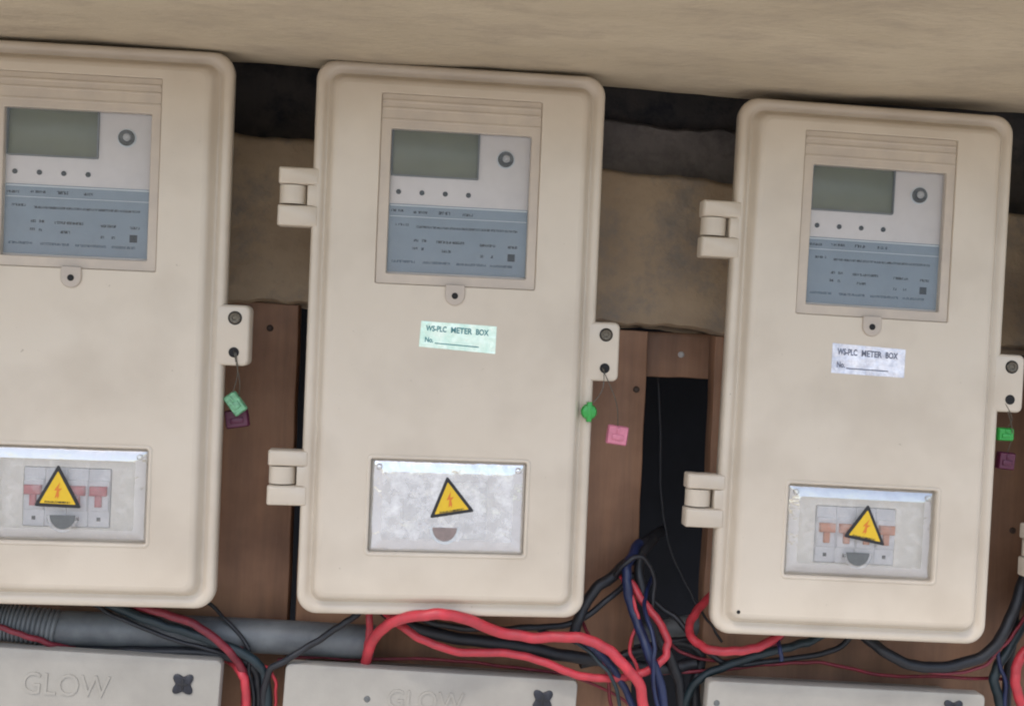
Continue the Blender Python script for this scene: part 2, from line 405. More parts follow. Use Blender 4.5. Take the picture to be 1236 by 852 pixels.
b2 = board('backing_board', 'wide brown board behind the meter box with the green foil sticker', (374, 370), (783, 400), (758, 940), (348, 908), WY, .020, MT['wood'], nails=((768, 470),))
b3 = board('backing_board', 'brown board behind the meter box with the silver white foil sticker', (864, 405), (1300, 434), (1270, 960), (840, 930), WY, .020, MT['wood2'], nails=((1222, 640),))
for b in (b1, b2, b3): b['group'] = GP
cp = board('cross_batten', 'short brown cross batten with a pale nail over the dark opening', (740, 398), (905, 406), (900, 459), (738, 453), WY + .0205, .020, MT['wood2'], nails=((822, 428),))

# ------------------------------------------------------------------ meter boxes
mm = .001
def glyph_line(mb, x0, x1, z, h, y, dens=.8, rng=None, cw=None):
    """row of tiny illegible characters made of strokes"""
    h *= .72; x = x0; cw = min(cw or h * .62, h * .62)
    while x < x1 - cw * .5:
        if rng.random() < dens:
            k = rng.randint(0, 4); t = h * .24
            if k in (0, 2, 4): mb.add([(x, y, z - h / 2), (x + t, y, z - h / 2), (x + t, y, z + h / 2), (x, y, z + h / 2)], [(0, 1, 2, 3)])
            if k in (1, 2, 3): mb.add([(x + cw * .62, y, z - h / 2), (x + cw * .62 + t, y, z - h / 2), (x + cw * .62 + t, y, z + h / 2), (x + cw * .62, y, z + h / 2)], [(0, 1, 2, 3)])
            zz = z + h * rng.choice((-.4, -.05, .3)); mb.add([(x, y, zz), (x + cw * .8, y, zz), (x + cw * .8, y, zz + t), (x, y, zz + t)], [(0, 1, 2, 3)])
            if k > 1:
                zz = z + h * rng.choice((-.4, .3)); mb.add([(x, y, zz), (x + cw * .8, y, zz), (x + cw * .8, y, zz + t), (x, y, zz + t)], [(0, 1, 2, 3)])
        x += cw

W2, H2 = .11843, .225
UP = (-.0652, .0655, .0452, .1990)      # viewing window opening (x0,x1,z0,z1)
LO = (-.0620, .0645, -.1712, -.0953)    # breaker window opening

def make_box(name, label, loc, rot, flap, tri, foil, tabmat, dimple=None, group='row of beige meter boxes'):
    root = thing(name, label, 'meter box', loc, rot, group)
    # --- base shell
    mb = MB()
    def ring(d, y, r): return l3(rrect(-W2 + d, W2 - d, -H2 + d, H2 - d, r, 8), y)
    mb.loft([ring(.0065, .004, .012), ring(.012, .012, .012), ring(.026, .060, .010), ring(.028, .0915, .010)], False, True)
    mb.build('base', MT['beige'], root)
    # --- cover
    mb = MB()
    prof = [(4, 11), (1.2, 10.5), (.4, 9), (0, 3), (.15, .5), (.8, -1.6), (1.9, -3.1), (3.4, -3.9), (5.2, -4.1), (7.0, -3.6), (8.8, -2.5), (10.2, -1.6), (11.2, -1.9), (12.2, -4.2), (13.3, -7.3), (14.4, -9.6), (15.8, -11.5), (17.6, -12.6), (20, -13)]
    mb.loft([ring(d * mm, y * mm, max(.0165 - d * mm * .5, .004)) for d, y in prof])
    d = .020; outer = rrect(-W2 + d, W2 - d, -H2 + d, H2 - d, .0165 - d * .5, 8)
    hu = rrect(*UP, .0016, 3)
    o3 = .0032; hl = rrect(LO[0] - o3, LO[1] + o3, LO[2] - o3, LO[3] + o3, .004, 3)
    mb.poly([outer, hu, hl], -.013)
    mb.loft([l3(rrect(UP[0] + a, UP[1] - a, UP[2] + a, UP[3] - a, .0016, 3), y) for a, y in ((0, -.013), (.0003, -.0127), (.0005, -.012), (.0005, -.002))])
    mb.loft([l3(rrect(LO[0] - o3 + a, LO[1] + o3 - a, LO[2] - o3 + a, LO[3] + o3 - a, .004 - a * .6, 3), y) for a, y in ((0, -.013), (.0006, -.0137), (.0017, -.0140), (.0026, -.0136), (.0032, -.0126), (.0033, .002))])
    cov = mb.build('cover', MT['beige'], root, 50)
    if dimple:
        k = MB(); k.disc(dimple[0], dimple[1], [(.0016, -.0131), (.0012, -.0133)], 12); k.build('dimple', MT['darkhole'], cov)
    # --- hinges
    for zt, zb in ((.1365, .0890), (-.0920, -.1370)):
        h = zt - zb
        mb = MB()
        xr = -W2 + .0060; xl = -.1452
        for a, b in ((zt - h * .29, zt), (zb, zb + h * .36)):
            mb.loft([l3(rrect(xl, xr, a, b, .0016, 3), .010), l3(rrect(xl, xr, a, b, .0016, 3), -.0020), l3(rrect(xl + .0010, xr - .0008, a + .0006, b - .0006, .0012, 3), -.0040), l3(rrect(xl + .0026, xr - .002, a + .0018, b - .0018, .0008, 3), -.0049)], True, True)
        mb.box(-W2 - .0034, -W2 + .0050, -.0040, .010, zb + h * .36, zt - h * .29, .0008)
        hg = mb.build('hinge', MT['beige'], root, 40)
        mb = MB(); a, b = zb + h * .36 + .0012, zt - h * .29 - .0006
        n = 18; cx, cy, r = -.1340, .0045, .0094
        mb.loft([[(cx + 1.15 * r * math.cos(2 * math.pi * k / n), cy + .92 * r * math.sin(2 * math.pi * k / n), z) for k in range(n)] for z in (a, b)], True, True)
        mb.build('knuckle', MT['beige'], hg, 40)
    # --- latch tab
    mb = MB(); x0, x1, z0, z1 = W2 - .0075, .1385, -.0265, .0225
    mb.loft([l3(rrect(x0, x1, z0, z1, .005, 5), .012), l3(rrect(x0, x1, z0, z1, .005, 5), -.0020), l3(rrect(x0 + .0008, x1 - .0008, z0 + .0008, z1 - .0008, .0045, 5), -.0036), l3(rrect(x0 + .002, x1 - .0022, z0 + .0022, z1 - .0022, .0035, 5), -.0043)], True, True)
    lt = mb.build('latch_tab', MT['beige'], root, 40)
    k = MB(); k.disc(.1268, .0120, [(.0056, -.0040), (.0056, -.0046), (.0050, -.0047), (.0043, -.0044)], 24); k.build('screw_recess', MT['darkhole'], lt)
    k = MB(); k.disc(.1268, .0120, [(.0046, -.0044), (.0046, -.0052), (.0038, -.0058), (.0022, -.0056), (.0018, -.0049)], 20); k.build('screw', MT['bronze'], lt, 30)
    k = MB(); k.disc(.1268, -.0157, [(.0042, -.0042), (.0042, -.0045), (.0036, -.0044)], 20); k.build('seal_hole', MT['darkhole'], lt)
    # --- viewing window
    g = .0006
    F = (UP[0] + g, UP[1] - g, UP[2] + g, UP[3] - g); O = (-.0568, .0580, .0535, .1712)
    mb = MB()
    mb.loft([l3(rrect(*F, .0012, 3), -.004), l3(rrect(*F, .0012, 3), -.0112), l3(rrect(F[0] + .0006, F[1] - .0006, F[2] + .0006, F[3] - .0006, .001, 3), -.0117)])
    mb.poly([rrect(F[0] + .0006, F[1] - .0006, F[2] + .0006, F[3] - .0006, .001, 3), rrect(*O, .0012, 3)], -.0117)
    mb.loft([l3(rrect(O[0] + a, O[1] - a, O[2] + a, O[3] - a, .0012, 3), y) for a, y in ((0, -.0117), (.0006, -.0112), (.001, -.0065))])
    for zz, yy in ((.1925, -.0126), (.1865, -.0124), (.1775, -.0122)):
        mb.box(F[0] + .001, F[1] - .001, yy, -.0116, zz - .0012, zz + .0012, .0005)
    fr = mb.build('viewing_window', MT['frame'], root, 40)
    mb = MB(); mb.box(O[0] + .0002, O[1] - .0002, -.0108, -.0094, O[2] + .0002, O[3] - .0002); mb.build('pane', MT['pane'], fr)
    mb = MB(); t = [(-.0078, .0470)] + [(.0080 * math.cos(math.radians(a)), .0384 + .0080 * math.sin(math.radians(a))) for a in range(180, 361, 12)] + [(.0078, .0470)]
    mb.loft([[(a, -.0129, c) for a, c in t], [(a, -.0142, c) for a, c in t], [(a * .93, -.0148, .0410 + (c - .0410) * .95) for a, c in t]], True, True)
    mb.build('tongue', MT['frame'], fr, 40)
    k = MB(); k.disc(0, .0382, [(.0026, -.0147), (.0026, -.0151), (.0019, -.0151)], 16); k.build('tongue_screw', MT['darkhole'], fr)
    # --- breaker window
    mb = MB(); g = .0004
    L_ = (LO[0] + g, LO[1] - g, LO[2] + g, LO[3] - g)
    mb.loft([l3(rrect(L_[0] + a, L_[1] - a, L_[2] + a, L_[3] - a, .0022, 4), y) for a, y in ((.0098, -.01205), (.0110, -.0122), (.0125, -.0122))], False, True)
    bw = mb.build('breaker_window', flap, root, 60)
    mb = MB(); mb.loft([l3(rrect(L_[0] + a, L_[1] - a, L_[2] + a, L_[3] - a, .0022, 4), y) for a, y in ((0, -.0085), (.0008, -.0096), (.0026, -.0104), (.0060, -.0113), (.0085, -.0118), (.0098, -.01205))])
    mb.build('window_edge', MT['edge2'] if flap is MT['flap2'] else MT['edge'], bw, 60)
    for cx_ in (L_[0] + .0065, L_[1] - .0065):
        kb = MB(); kb.disc(cx_, L_[3] - .0062, [(.0026, -.0120), (.0023, -.0132), (.0014, -.0139), (.0005, -.0141)], 14); kb.build('glint_dome', flap, bw, 60)  # small clear domes added at the upper corners to catch glints
    mb = MB()
    cx = .5 * (tri[1][0] + tri[2][0]) * .5 + tri[0][0] * .5 if False else HD[0]
    hd = [(HD[0] + .0098 * math.cos(math.radians(a)), HD[1] + .0108 * math.sin(math.radians(a))) for a in range(180, 361, 10)]
    mb.slab(hd, -.0130, -.0123); mb.build('finger_tab', tabmat, bw)
    ro = [(HD[0] + .0122 * math.cos(math.radians(a)), HD[1] + .0134 * math.sin(math.radians(a))) for a in range(180, 361, 10)]
    ri = [(HD[0] + .0101 * math.cos(math.radians(a)), HD[1] + .0111 * math.sin(math.radians(a))) for a in range(180, 361, 10)]
    mb = MB(); mb.slab(ro + ri[::-1], -.0134, -.0123); mb.build('finger_rim', MT['flaprim'] if tabmat is MT['tab_brown'] else MT['flap'], bw)
    # inner plate around the breaker
    B = BRK
    mb = MB(); PL = (LO[0] - .002, LO[1] + .002, LO[2] - .002, LO[3] + .002)
    mb.poly([rrect(*PL, .001, 2), rrect(*B, .001, 2)], -.0035)
    mb.loft([l3(rrect(*B, .001, 2), -.0035), l3(rrect(*B, .001, 2), .012)])
    mb.build('inner_plate', MT['plate'], root)
    # --- warning sticker
    def tri_slab(sc, y0, y1, r=.0022):
        c = (sum(p[0] for p in tri) / 3, sum(p[1] for p in tri) / 3)
        P = [(c[0] + (p[0] - c[0]) * sc, c[1] + (p[1] - c[1]) * sc) for p in tri]; out = []
        for i in range(3):
            p = Vector(P[i]); a = (Vector(P[i - 1]) - p).normalized(); b = (Vector(P[(i + 1) % 3]) - p).normalized()
            q0, q1 = p + a * r * 1.7, p + b * r * 1.7
            for k in range(5):
                t = k / 4; out.append(tuple(q0 * (1 - t) ** 2 + p * 2 * t * (1 - t) + q1 * t * t))
        m_ = MB(); m_.slab(out, y0, y1); return m_
    ws = tri_slab(1.0, -.01265, -.01215, .0014).build('warning_sticker', MT['black'], root)
    tri_slab(.76, -.0129, -.0126, .0005).build('yellow_field', MT['yellow'], ws)
    A, Lp, Rp = (Vector(p) for p in tri); base = (Rp - Lp).normalized(); up = Vector((-base.y, base.x)); cen = (A + Lp + Rp) / 3
    def tp(u, v): p = cen + base * u + up * v; return (p.x, p.y)
    bolt = [tp(*q) for q in ((.0016, .0088), (-.0030, .0018), (-.0006, .0021), (-.0022, -.0044), (-.0002, -.0026), (.0000, -.0050), (.0012, -.0022), (.0008, .0010), (.0034, .0038), (.0004, .0036))]
    mb = MB(); mb.poly([bolt], -.01305); mb.build('bolt_mark', MT['bolt'], ws, 0)
    rg = random.Random(5); g_ = MB(); glyph_line(g_, -.0098, .0098, -.0073, .0019, 0, .95, rg, .0016)
    g_.v = [Vector((tp(p.x, p.z)[0], -.01306, tp(p.x, p.z)[1])) for p in g_.v]; g_.build('lettering', MT['black'], ws, 0)
    # --- foil sticker
    if foil:
        m_, ink, Q = foil; mb = MB()
        nx, nz = 14, 6; v = []; f = []
        for j in range(nz + 1):
            for i in range(nx + 1):
                a = Vector(Q[3]).lerp(Vector(Q[2]), i / nx); b = Vector(Q[0]).lerp(Vector(Q[1]), i / nx); p = a.lerp(b, j / nz)
                v.append((p.x, -.01335 - .00012 * NZ.noise((p.x * 180, p.y * 180, 1)), p.y))
        for j in range(nz):
            for i in range(nx): q = j * (nx + 1) + i; f.append((q, q + 1, q + nx + 2, q + nx + 1))
        n1 = nx + 1; bt = len(v); bd = list(range(n1)) + [j * n1 + nx for j in range(1, nz + 1)] + [nz * n1 + i for i in range(nx - 1, -1, -1)] + [j * n1 for j in range(nz - 1, 0, -1)]
        v += [(v[i][0], -.0129, v[i][2]) for i in bd]
        for k in range(len(bd)): f.append((bd[k], bt + k, bt + (k + 1) % len(bd), bd[(k + 1) % len(bd)]))
        lab = mesh_obj('serial_sticker', v, f, m_, root, 60)
        q0, q1, q2, q3 = (Vector(p) for p in Q)
        def xf(X, Y, Z):
            p = q3.lerp(q2, X).lerp(q0.lerp(q1, X), Z); return (p.x, Y, p.y)
        mb = MB()
        text_on(mb, 'WS-PLC', .07, .34, .74, .22, -.01362, 0, xf); text_on(mb, 'METER', .40, .68, .74, .22, -.01362, 0, xf); text_on(mb, 'BOX', .73, .90, .74, .22, -.01362, 0, xf)
        text_on(mb, 'No.', .07, .18, .30, .20, -.01362, 0, xf)
        b_ = len(mb.v); mb.v += [Vector(xf(a, -.01362, c)) for a, c in ((.20, .17), (.78, .17), (.78, .205), (.20, .205))]; mb.f.append((b_, b_ + 1, b_ + 2, b_ + 3))
        mb.build('lettering', ink, lab, 0)
    return root

MT['flaprim'] = clear_plastic('clear_rim', film=.45, filmcol=(.85, .88, .88), rough=.1, bump=.1)
HD = (-.0005, -.1500)
BRK = (-.0350, .0340, -.1610, -.1130)

def make_meter(label, loc, rot, seed):
    rg = random.Random(seed)
    root = thing('electricity_meter', label, 'electricity meter', loc, rot, 'meters behind the viewing windows')
    mb = MB(); mb.loft([l3(rrect(-.061, .0615, .049, .178, .003, 3), .060), l3(rrect(-.061, .0615, .049, .178, .003, 3), -.0052), l3(rrect(-.0602, .0607, .0498, .1772, .003, 3), -.0060)], True, True)
    mb.build('face', MT['face'], root, 40)
    x0, x1, z0, z1 = -.0545, .0145, .1345, .1712
    mb = MB()
    mb.loft([l3(rrect(x0 - .0012, x1 + .0012, z0 - .0012, z1 + .0012, .0012, 3), -.0058), l3(rrect(x0 - .0010, x1 + .0010, z0 - .0010, z1 + .0010, .0012, 3), -.0078), l3(rrect(x0, x1, z0, z1, .0008, 3), -.0081), l3(rrect(x0, x1, z0, z1, .0008, 3), -.0061)], False, True)
    dp = mb.build('display_frame', MT['tab_grey'], root, 40)
    mb = MB(); mb.box(x0 + .0002, x1 - .0002, -.0063, -.0058, z0 + .0002, z1 - .0002, .0002); mb.build('display', MT['lcd'], dp)
    cx, cz = .0372, .1513
    mb = MB(); mb.disc(cx, cz, [(.0075, -.0058), (.0075, -.0064), (.0069, -.0068), (.0060, -.0066)], 28); bt = mb.build('button', MT['light_print'], root, 40)
    mb = MB(); mb.disc(cx, cz, [(.0064, -.0064), (.0064, -.0078), (.0056, -.0083), (.0036, -.0076)], 28); mb.build('lens', MT['lens'], bt, 40)
    mb = MB(); mb.disc(cx + .0004, cz + .0004, [(.0031, -.0074), (.0030, -.0086), (.0020, -.0092), (.0008, -.0093)], 20); mb.build('lens_cap', MT['capgrey'], bt, 40)
    for k in range(4):
        mb = MB(); mb.disc(-.0487 + .0189 * k, .1207, [(.0021, -.0059), (.0021, -.0064), (.0015, -.0066)], 14); mb.build('indicator', MT['black'], root)
    mb = MB(); mb.slab(rrect(-.0556, .0570, .0560, .1110, .0006, 2), -.0064, -.0059); np_ = mb.build('nameplate', MT['bluelabel'], root)
    y = -.00652
    mb = MB()
    for x, h_, w_ in ((-.0487, .0026, .011), (-.0300, .0026, .012), (-.0110, .0034, .009), (.0080, .0030, .008)):
        glyph_line(mb, x - w_ / 2, x + w_ / 2, .1050 + rg.uniform(-.0006, .0006), h_, y, .95, rg)
    glyph_line(mb, -.0500, -.0400, .0943, .0026, y, .95, rg); glyph_line(mb, -.0330, .0500, .0930, .0024, y, 1, rg, .0014)
    for x0_, x1_, z_ in ((-.0350, -.0318, .082), (-.0285, -.0250, .082), (-.0165, .0060, .0815), (.0190, .0320, .0805), (.0420, .0500, .0800),
                         (-.0355, -.0315, .0755), (-.0285, -.0255, .0752), (-.0120, -.0050, .0742), (.0195, .0225, .0715), (.0280, .0310, .0715)):
        glyph_line(mb, x0_, x1_, z_, .0028, y, 1, rg, .0019)
    mb.build('print', MT['print'], np_, 0)
    mb = MB()
    for x0_, x1_ in ((-.0520, -.0330), (-.0270, -.0045), (.0000, .0240), (.0280, .0460)): glyph_line(mb, x0_, x1_, .0645 - .02 * (x0_ + .05) * .25, .0026, y, 1, rg, .0016)
    mb.build('fine_print', MT['fine_print'], np_, 0)
    mb = MB(); mb.add([(.0420, y, .0685), (.0480, y, .0685), (.0480, y, .0745), (.0420, y, .0745)], [(0, 1, 2, 3)]); mb.build('printed_block', MT['print'], np_, 0)
    mb = MB()
    for z_, h_ in ((.1098, .0009), (.1010, .0004)): mb.add([(-.0550, y - .00002, z_ - h_ / 2), (.0565, y - .00002, z_ - h_ / 2), (.0565, y - .00002, z_ + h_ / 2), (-.0550, y - .00002, z_ + h_ / 2)], [(0, 1, 2, 3)])
    mb.build('ruled_line', MT['light_print'], np_, 0)
    return root

def make_breaker(label, loc, rot, kind):
    root = thing('circuit_breaker', label, 'circuit breaker', (loc[0], loc[1] - .0050, loc[2]), rot, 'breakers behind the lower windows')
    B = (BRK[0] + .0006, BRK[1] - .0006, BRK[2] + .0006, BRK[3] - .0006); w_ = (B[1] - B[0]) / 4
    tm = MT[{'red': 'red_toggle', 'orange': 'orange_toggle', 'white': 'brkwhite'}[kind]]
    for k in range(4):
        x0 = B[0] + k * w_ + .0001; x1 = x0 + w_ - .0002
        mb = MB(); mb.box(x0, x1, .0002, .050, B[2], B[3], .0006); mb.box(x0 + .0006, x1 - .0006, -.0014, .0005, B[2] + .013, B[3] - .009, .0006)
        md = mb.build('module', MT['brkwhite'] if (kind == 'white' and k == 0) else (MT['brkdull'] if kind == 'white' else MT['brk']), root, 40)
        mb = MB(); c = (x0 + x1) / 2; zt = B[3] - .0135
        mb.box(c - .0066, c + .0066, -.0058, -.0010, zt - .0075, zt, .0012); mb.box(c - .0026, c + .0026, -.0040, -.0010, zt - .0165, zt - .0070, .0008)
        mb.build('toggle', tm, md, 40)
        mb = MB(); mb.box(c - .0015, c + .0015, .0000, .0006, B[2] + .0050, B[2] + .0080); mb.build('terminal_screw', MT['black'], md)
    if kind == 'white':
        mb = MB()
        for q in range(3): mb.box(B[0] + .003 + q * .0042, B[0] + .0055 + q * .0042, -.0066, -.0014, B[3] - .0125, B[3] - .0095)
        mb.build('mark', MT['black'], root)
        mb = MB(); mb.box(B[0] + .0012, B[0] + w_ - .0012, -.0030, -.0013, B[2] + .0060, B[2] + .0125); mb.build('dark_band', MT['teal_cable'], root)
    return root

r1 = (0.00696, -0.0059, -0.00485); r2 = (0.00474, -0.00579, 0.01968); r3 = (-0.01255, 0.01165, -0.01272)
loc1, loc2, loc3 = (-.30236, 0, -.00073), (0, 0, 0), (.34721, 0, -.00866)
q4 = px(1239, 633, 0); loc4 = (q4.x + .1452, 0, q4.z + .0920)
k = .986
def T(*p): return [(a * mm * k + dx, c * mm * k) for (a, c), dx in zip(p, (0, 0, 0))]
tri1 = [(-.0052, -.1095), (-.0232, -.1432), (.0138, -.1440)]
tri2 = T((-.3, -109.3), (-13.2, -144.6), (23.5, -138.1))
tri3 = [(.0062, -.1092), (-.0134, -.1372), (.0222, -.1432)]
fo2 = (MT['foil_green'], MT['teal_ink'], [(-.0262, .0170), (.0350, .0150), (.0347, -.0073), (-.0273, -.0038)])
fo3 = (MT['foil_white'], MT['grey_ink'], [(-.0322, .0230), (.0300, .0211), (.0300, -.0025), (-.0321, -.0018)])
m1 = make_box('meter_box', 'beige meter box with no foil sticker, beside the ribbed conduit', loc1, r1, MT['flap'], tri1, None, MT['tab_grey'])
m2 = make_box('meter_box', 'beige meter box with pale green foil sticker and scuffed breaker window whitened by painted glare', loc2, r2, MT['flap2'], tri2, fo2, MT['tab_brown'])
m3 = make_box('meter_box', 'beige meter box with silver white foil sticker', loc3, r3, MT['flap'], tri3, fo3, MT['tab_grey'], dimple=(-.0985, -.2035))
m4 = make_box('meter_box', 'beige meter box showing only its hinge beside black cables', loc4, (0, 0, 0), MT['flap'], tri3, None, MT['tab_grey'])
for lb, lc, rt, sd_ in (('electricity meter inside the box with no foil sticker', loc1, r1, 1), ('electricity meter inside the box with pale green sticker', loc2, r2, 2), ('electricity meter inside the box with silver white sticker', loc3, r3, 3)):
    make_meter(lb, lc, rt, sd_)
make_breaker('grey circuit breaker with red toggles behind a clear window', loc1, r1, 'red')
make_breaker('pale circuit breaker with white toggle behind the scuffed window with painted glare', loc2, r2, 'white')
make_breaker('grey circuit breaker with faded orange toggles behind a clear window', loc3, r3, 'orange')

# ------------------------------------------------------------------ tamper seals
def seal(label, c, dep, w_, h_, ang, m, hole, shape='block', group='tamper seals on the latches'):
    p = px(*c, dep); root = thing('tamper_seal', label, 'tamper seal', p, (0, math.radians(ang), 0), group)
    a, b = w_ / 2, h_ / 2; mb = MB()
    if shape == 'round':
        mb.disc(0, 0, [(a, .004), (a * 1.02, .0005), (a * .85, -.002), (a * .5, -.003)], 18)
        mb.box(-a * .3, a * .3, -.0035, .003, -a * 1.25, a * 1.25, .0008)
    else:
        mb.loft([l3(rrect(-a, a, -b, b, .0015, 3), .0035), l3(rrect(-a, a, -b, b, .0015, 3), -.0015), l3(rrect(-a + .001, a - .001, -b + .001, b - .001, .001, 3), -.0028)], True, True)
        mb.box(-a * .55, a * .55, -.0040, -.0024, -b * .5, b * .1, .0006)
        mb.box(-a * .15, a * .15, -.0038, -.0024, b * .2, b * .8, .0006)
    mb.build('seal_body', m, root, 40)
    R = Euler((0, math.radians(ang), 0)).to_matrix().inverted()
    hp = R @ (px(*hole, -.0046) - p); st = Vector((0, 0, b * .6))
    mid = hp.lerp(st, .5) + Vector((.004, -.004, -.002))
    mb = MB(); tube(mb, catmull([hp + Vector((0, .004, 0)), hp + Vector((0, -.0012, -.0025)), mid, st], 6), .00042, 6); mb.build('seal_wire', MT['metal'], root)
    return root
seal('pale green tamper seal above a dark maroon seal, on the stickerless box', (284, 487), .006, .0115, .0185, -38, MT['pale_green_seal'], (283, 424))
seal('dark maroon tamper seal hanging below the pale green seal', (286, 505), .016, .0190, .0150, -10, MT['purple_seal'], (283, 424))
seal('round bright green tamper seal beside the pink seal', (711, 497), -.006, .0130, .0130, 0, MT['green_seal'], (729, 444), 'round')
seal('pink square tamper seal over the brown board', (745, 525), .010, .0175, .0160, 6, MT['pink_seal'], (729, 444))
seal('bright green tamper seal on the box with silver white sticker', (1213, 524), .004, .0140, .0110, 0, MT['green_seal'], (1213, 484))
seal('dark maroon tamper seal below the green seal on box with silver sticker', (1214, 556), .014, .0150, .0150, 4, MT['purple_seal'], (1213, 484))

# ------------------------------------------------------------------ lower enclosures
def enclosure(label, tl, tr, screws, glow, holes, dep=.035):
    A, B = px(*tl, dep), px(*tr, dep); ex = (B - A); wd = ex.length; ang = -math.atan2(ex.z, ex.x); hh = .155
    root = thing('enclosure_box', label, 'enclosure', A, (0, ang, 0), 'grey enclosures under the meter boxes')
    R = Euler((0, ang, 0)).to_matrix().inverted()
    def loc(x, y): return R @ (px(x, y, dep) - A)
    mb = MB(); mb.loft([l3(rrect(.010, wd - .010, -hh + .010, -.012, .005, 4), .0115), l3(rrect(.010, wd - .010, -hh + .010, -.012, .005, 4), .0595)], True, True); mb.build('base', MT['greybox'], root)
    mb = MB(); mb.loft([l3(rrect(0, wd, -hh, 0, .005, 5), .0120), l3(rrect(0, wd, -hh, 0, .005, 5), .0015), l3(rrect(.0006, wd - .0006, -hh + .0006, -.0006, .0046, 5), .0004), l3(rrect(.0018, wd - .0018, -hh + .0018, -.0018, .004, 5), 0)], True, True)
    lid = mb.build('lid', MT['greybox'], root, 40)
    for s_ in screws:
        q = loc(*s_); mb = MB(); o_ = []; r_ = .0085
        for i in range(40):
            a = 2 * math.pi * i / 40 + .10; rr = r_ * (1 + .26 * math.cos(4 * (a - math.pi / 4))); o_.append((q.x + rr * math.cos(a), q.z + rr * math.sin(a)))
        mb.loft([l3(o_, .0004), l3(o_, -.0012), [((a - q.x) * .86 + q.x, -.0020, (c - q.z) * .86 + q.z) for a, c in o_]], True, True)
        sc = mb.build('lid_screw', MT['darkscrew'], root, 40)
        mb = MB(); mb.box(q.x - .0045, q.x + .0045, -.0026, -.0019, q.z - .001, q.z + .001, .0003); mb.box(q.x - .001, q.x + .001, -.00262, -.0019, q.z - .0045, q.z + .0045, .0003); mb.build('screw_slot', MT['black'], sc)
    if glow:
        a = loc(*glow[0]); b = loc(*glow[1]); mb = MB(); h_ = glow[2]
        text_on(mb, 'GLOW', a.x, b.x, (a.z + b.z) / 2, h_, -.0001, .0008); mb.build('embossed_lettering', MT['greybox'], lid, 30)
    for q_ in holes:
        q = loc(*q_); mb = MB(); mb.disc(q.x, q.z, [(.0028, -.0001), (.0022, -.0009), (.0012, -.0010)], 12); mb.build('stud', MT['tab_grey'], lid)
    return root
enclosure('grey enclosure lettered GLOW below the meter box without foil sticker', (-75, 776), (268, 797), [(221, 825)], [(27, 825), (133, 827), .0185], [])
enclosure('grey enclosure lettered GLOW under the red cables', (345, 800), (698, 821), [(655, 844)], [(468, 843), (560, 847), .0165], [(443, 843)])
enclosure('grey enclosure below the meter box with silver white sticker', (855, 821), (1190, 838), [(1150, 856)], None, [(845 + 20, 848)])

# ------------------------------------------------------------------ conduits and cables
def cable(name, label, cat, pts, rpx, m, group=None, n=10, sides=12, rad=None, dep=None):
    P = [px(x, y, d) for x, y, d in pts]
    path = catmull(P, n); mb = MB(); sd_ = len(label)
    if rad is None and 'conduit' not in name: path = [q + Vector((NZ.noise((i * .23, sd_, 0)), NZ.noise((i * .23, sd_, 5)), NZ.noise((i * .23, sd_, 9)))) * .0014 for i, q in enumerate(path)]
    c = sum(P, Vector()) / len(P); path = [q - c for q in path]
    tube(mb, path, rad or (rpx * (.92 if 'conduit' in name else .80) / FPX), sides)
    o = mb.build(name, m, smooth=60); o.location = c
    return tag(o, label, cat, group)
cable('conduit', 'smooth grey conduit pipe running under the stickerless meter box', 'conduit', [(60, 757, .062), (200, 762, .064), (330, 768, .064), (452, 775, .064)], 21, MT['conduit'], sides=20)
def ribs(t, i): return (.0158 if i % 3 else .0140)
o = cable('ribbed_conduit', 'ribbed grey flexible conduit sleeve at the end of the smooth pipe', 'conduit', [(-60, 742, .050), (-20, 748, .052), (20, 752, .056), (70, 758, .060)], 20, MT['conduit'], n=26, sides=20, rad=ribs)
cable('conduit', 'grey conduit pipe crossing the dark opening behind black cables', 'conduit', [(640, 775, .116), (740, 768, .116), (850, 752, .117), (980, 745, .117)], 14, MT['conduit'], sides=20)

C = 'red cables'
cable('cable', 'thick bright red cable arching over the bottom edge of the middle meter box', 'cable', [(441, 800, .050), (450, 772, .030), (475, 750, .004), (520, 741, -.012), (560, 746, -.006), (605, 763, .010), (650, 769, .012), (700, 769, .012), (735, 785, .012), (758, 808, .012), (774, 832, .014), (780, 890, .02)], 7.5, MT['red_cable'])
cable('cable', 'bright red cable sagging below the arching cable and rising into the opening', 'cable', [(462, 735, .05), (487, 757, .028), (520, 776, .022), (560, 787, .022), (615, 788, .022), (660, 800, .022), (700, 815, .023), (740, 818, .026), (775, 812, .030), (798, 798, .034), (806, 777, .038), (798, 754, .042), (782, 733, .050), (760, 702, .060)], 5.6, MT['red_cable'])
cable('cable', 'short red cable dropping from the middle meter box beside the arching cable', 'cable', [(445, 735, .045), (446, 755, .045), (444, 780, .048), (440, 815, .05)], 5, MT['red_cable'])
cable('cable', 'red cable hooked under the corner of the box with silver white sticker', 'cable', [(862, 715, .085), (840, 738, .070), (832, 762, .052), (848, 780, .035), (880, 786, .02), (915, 780, .022), (942, 764, .035), (955, 735, .055)], 6.2, MT['red_cable'])
cable('cable', 'thin dull red wire lying along the top of the right grey enclosure', 'wire', [(800, 812, .07), (870, 808, .065), (940, 800, .065), (1000, 801, .065), (1070, 815, .065), (1130, 816, .065), (1210, 820, .066)], 2.6, MT['dull_red'])
cable('cable', 'red cable curving down beside the far end of the right grey enclosure', 'cable', [(1262, 772, .04), (1238, 785, .04), (1227, 805, .04), (1227, 830, .04), (1240, 870, .045)], 7, MT['red_cable'])
cable('cable', 'dull red cable emerging under the stickerless meter box', 'cable', [(150, 728, .060), (190, 738, .038), (232, 752, .034), (262, 772, .034), (284, 795, .04), (296, 822, .05), (292, 880, .055)], 5.5, MT['dull_red'])
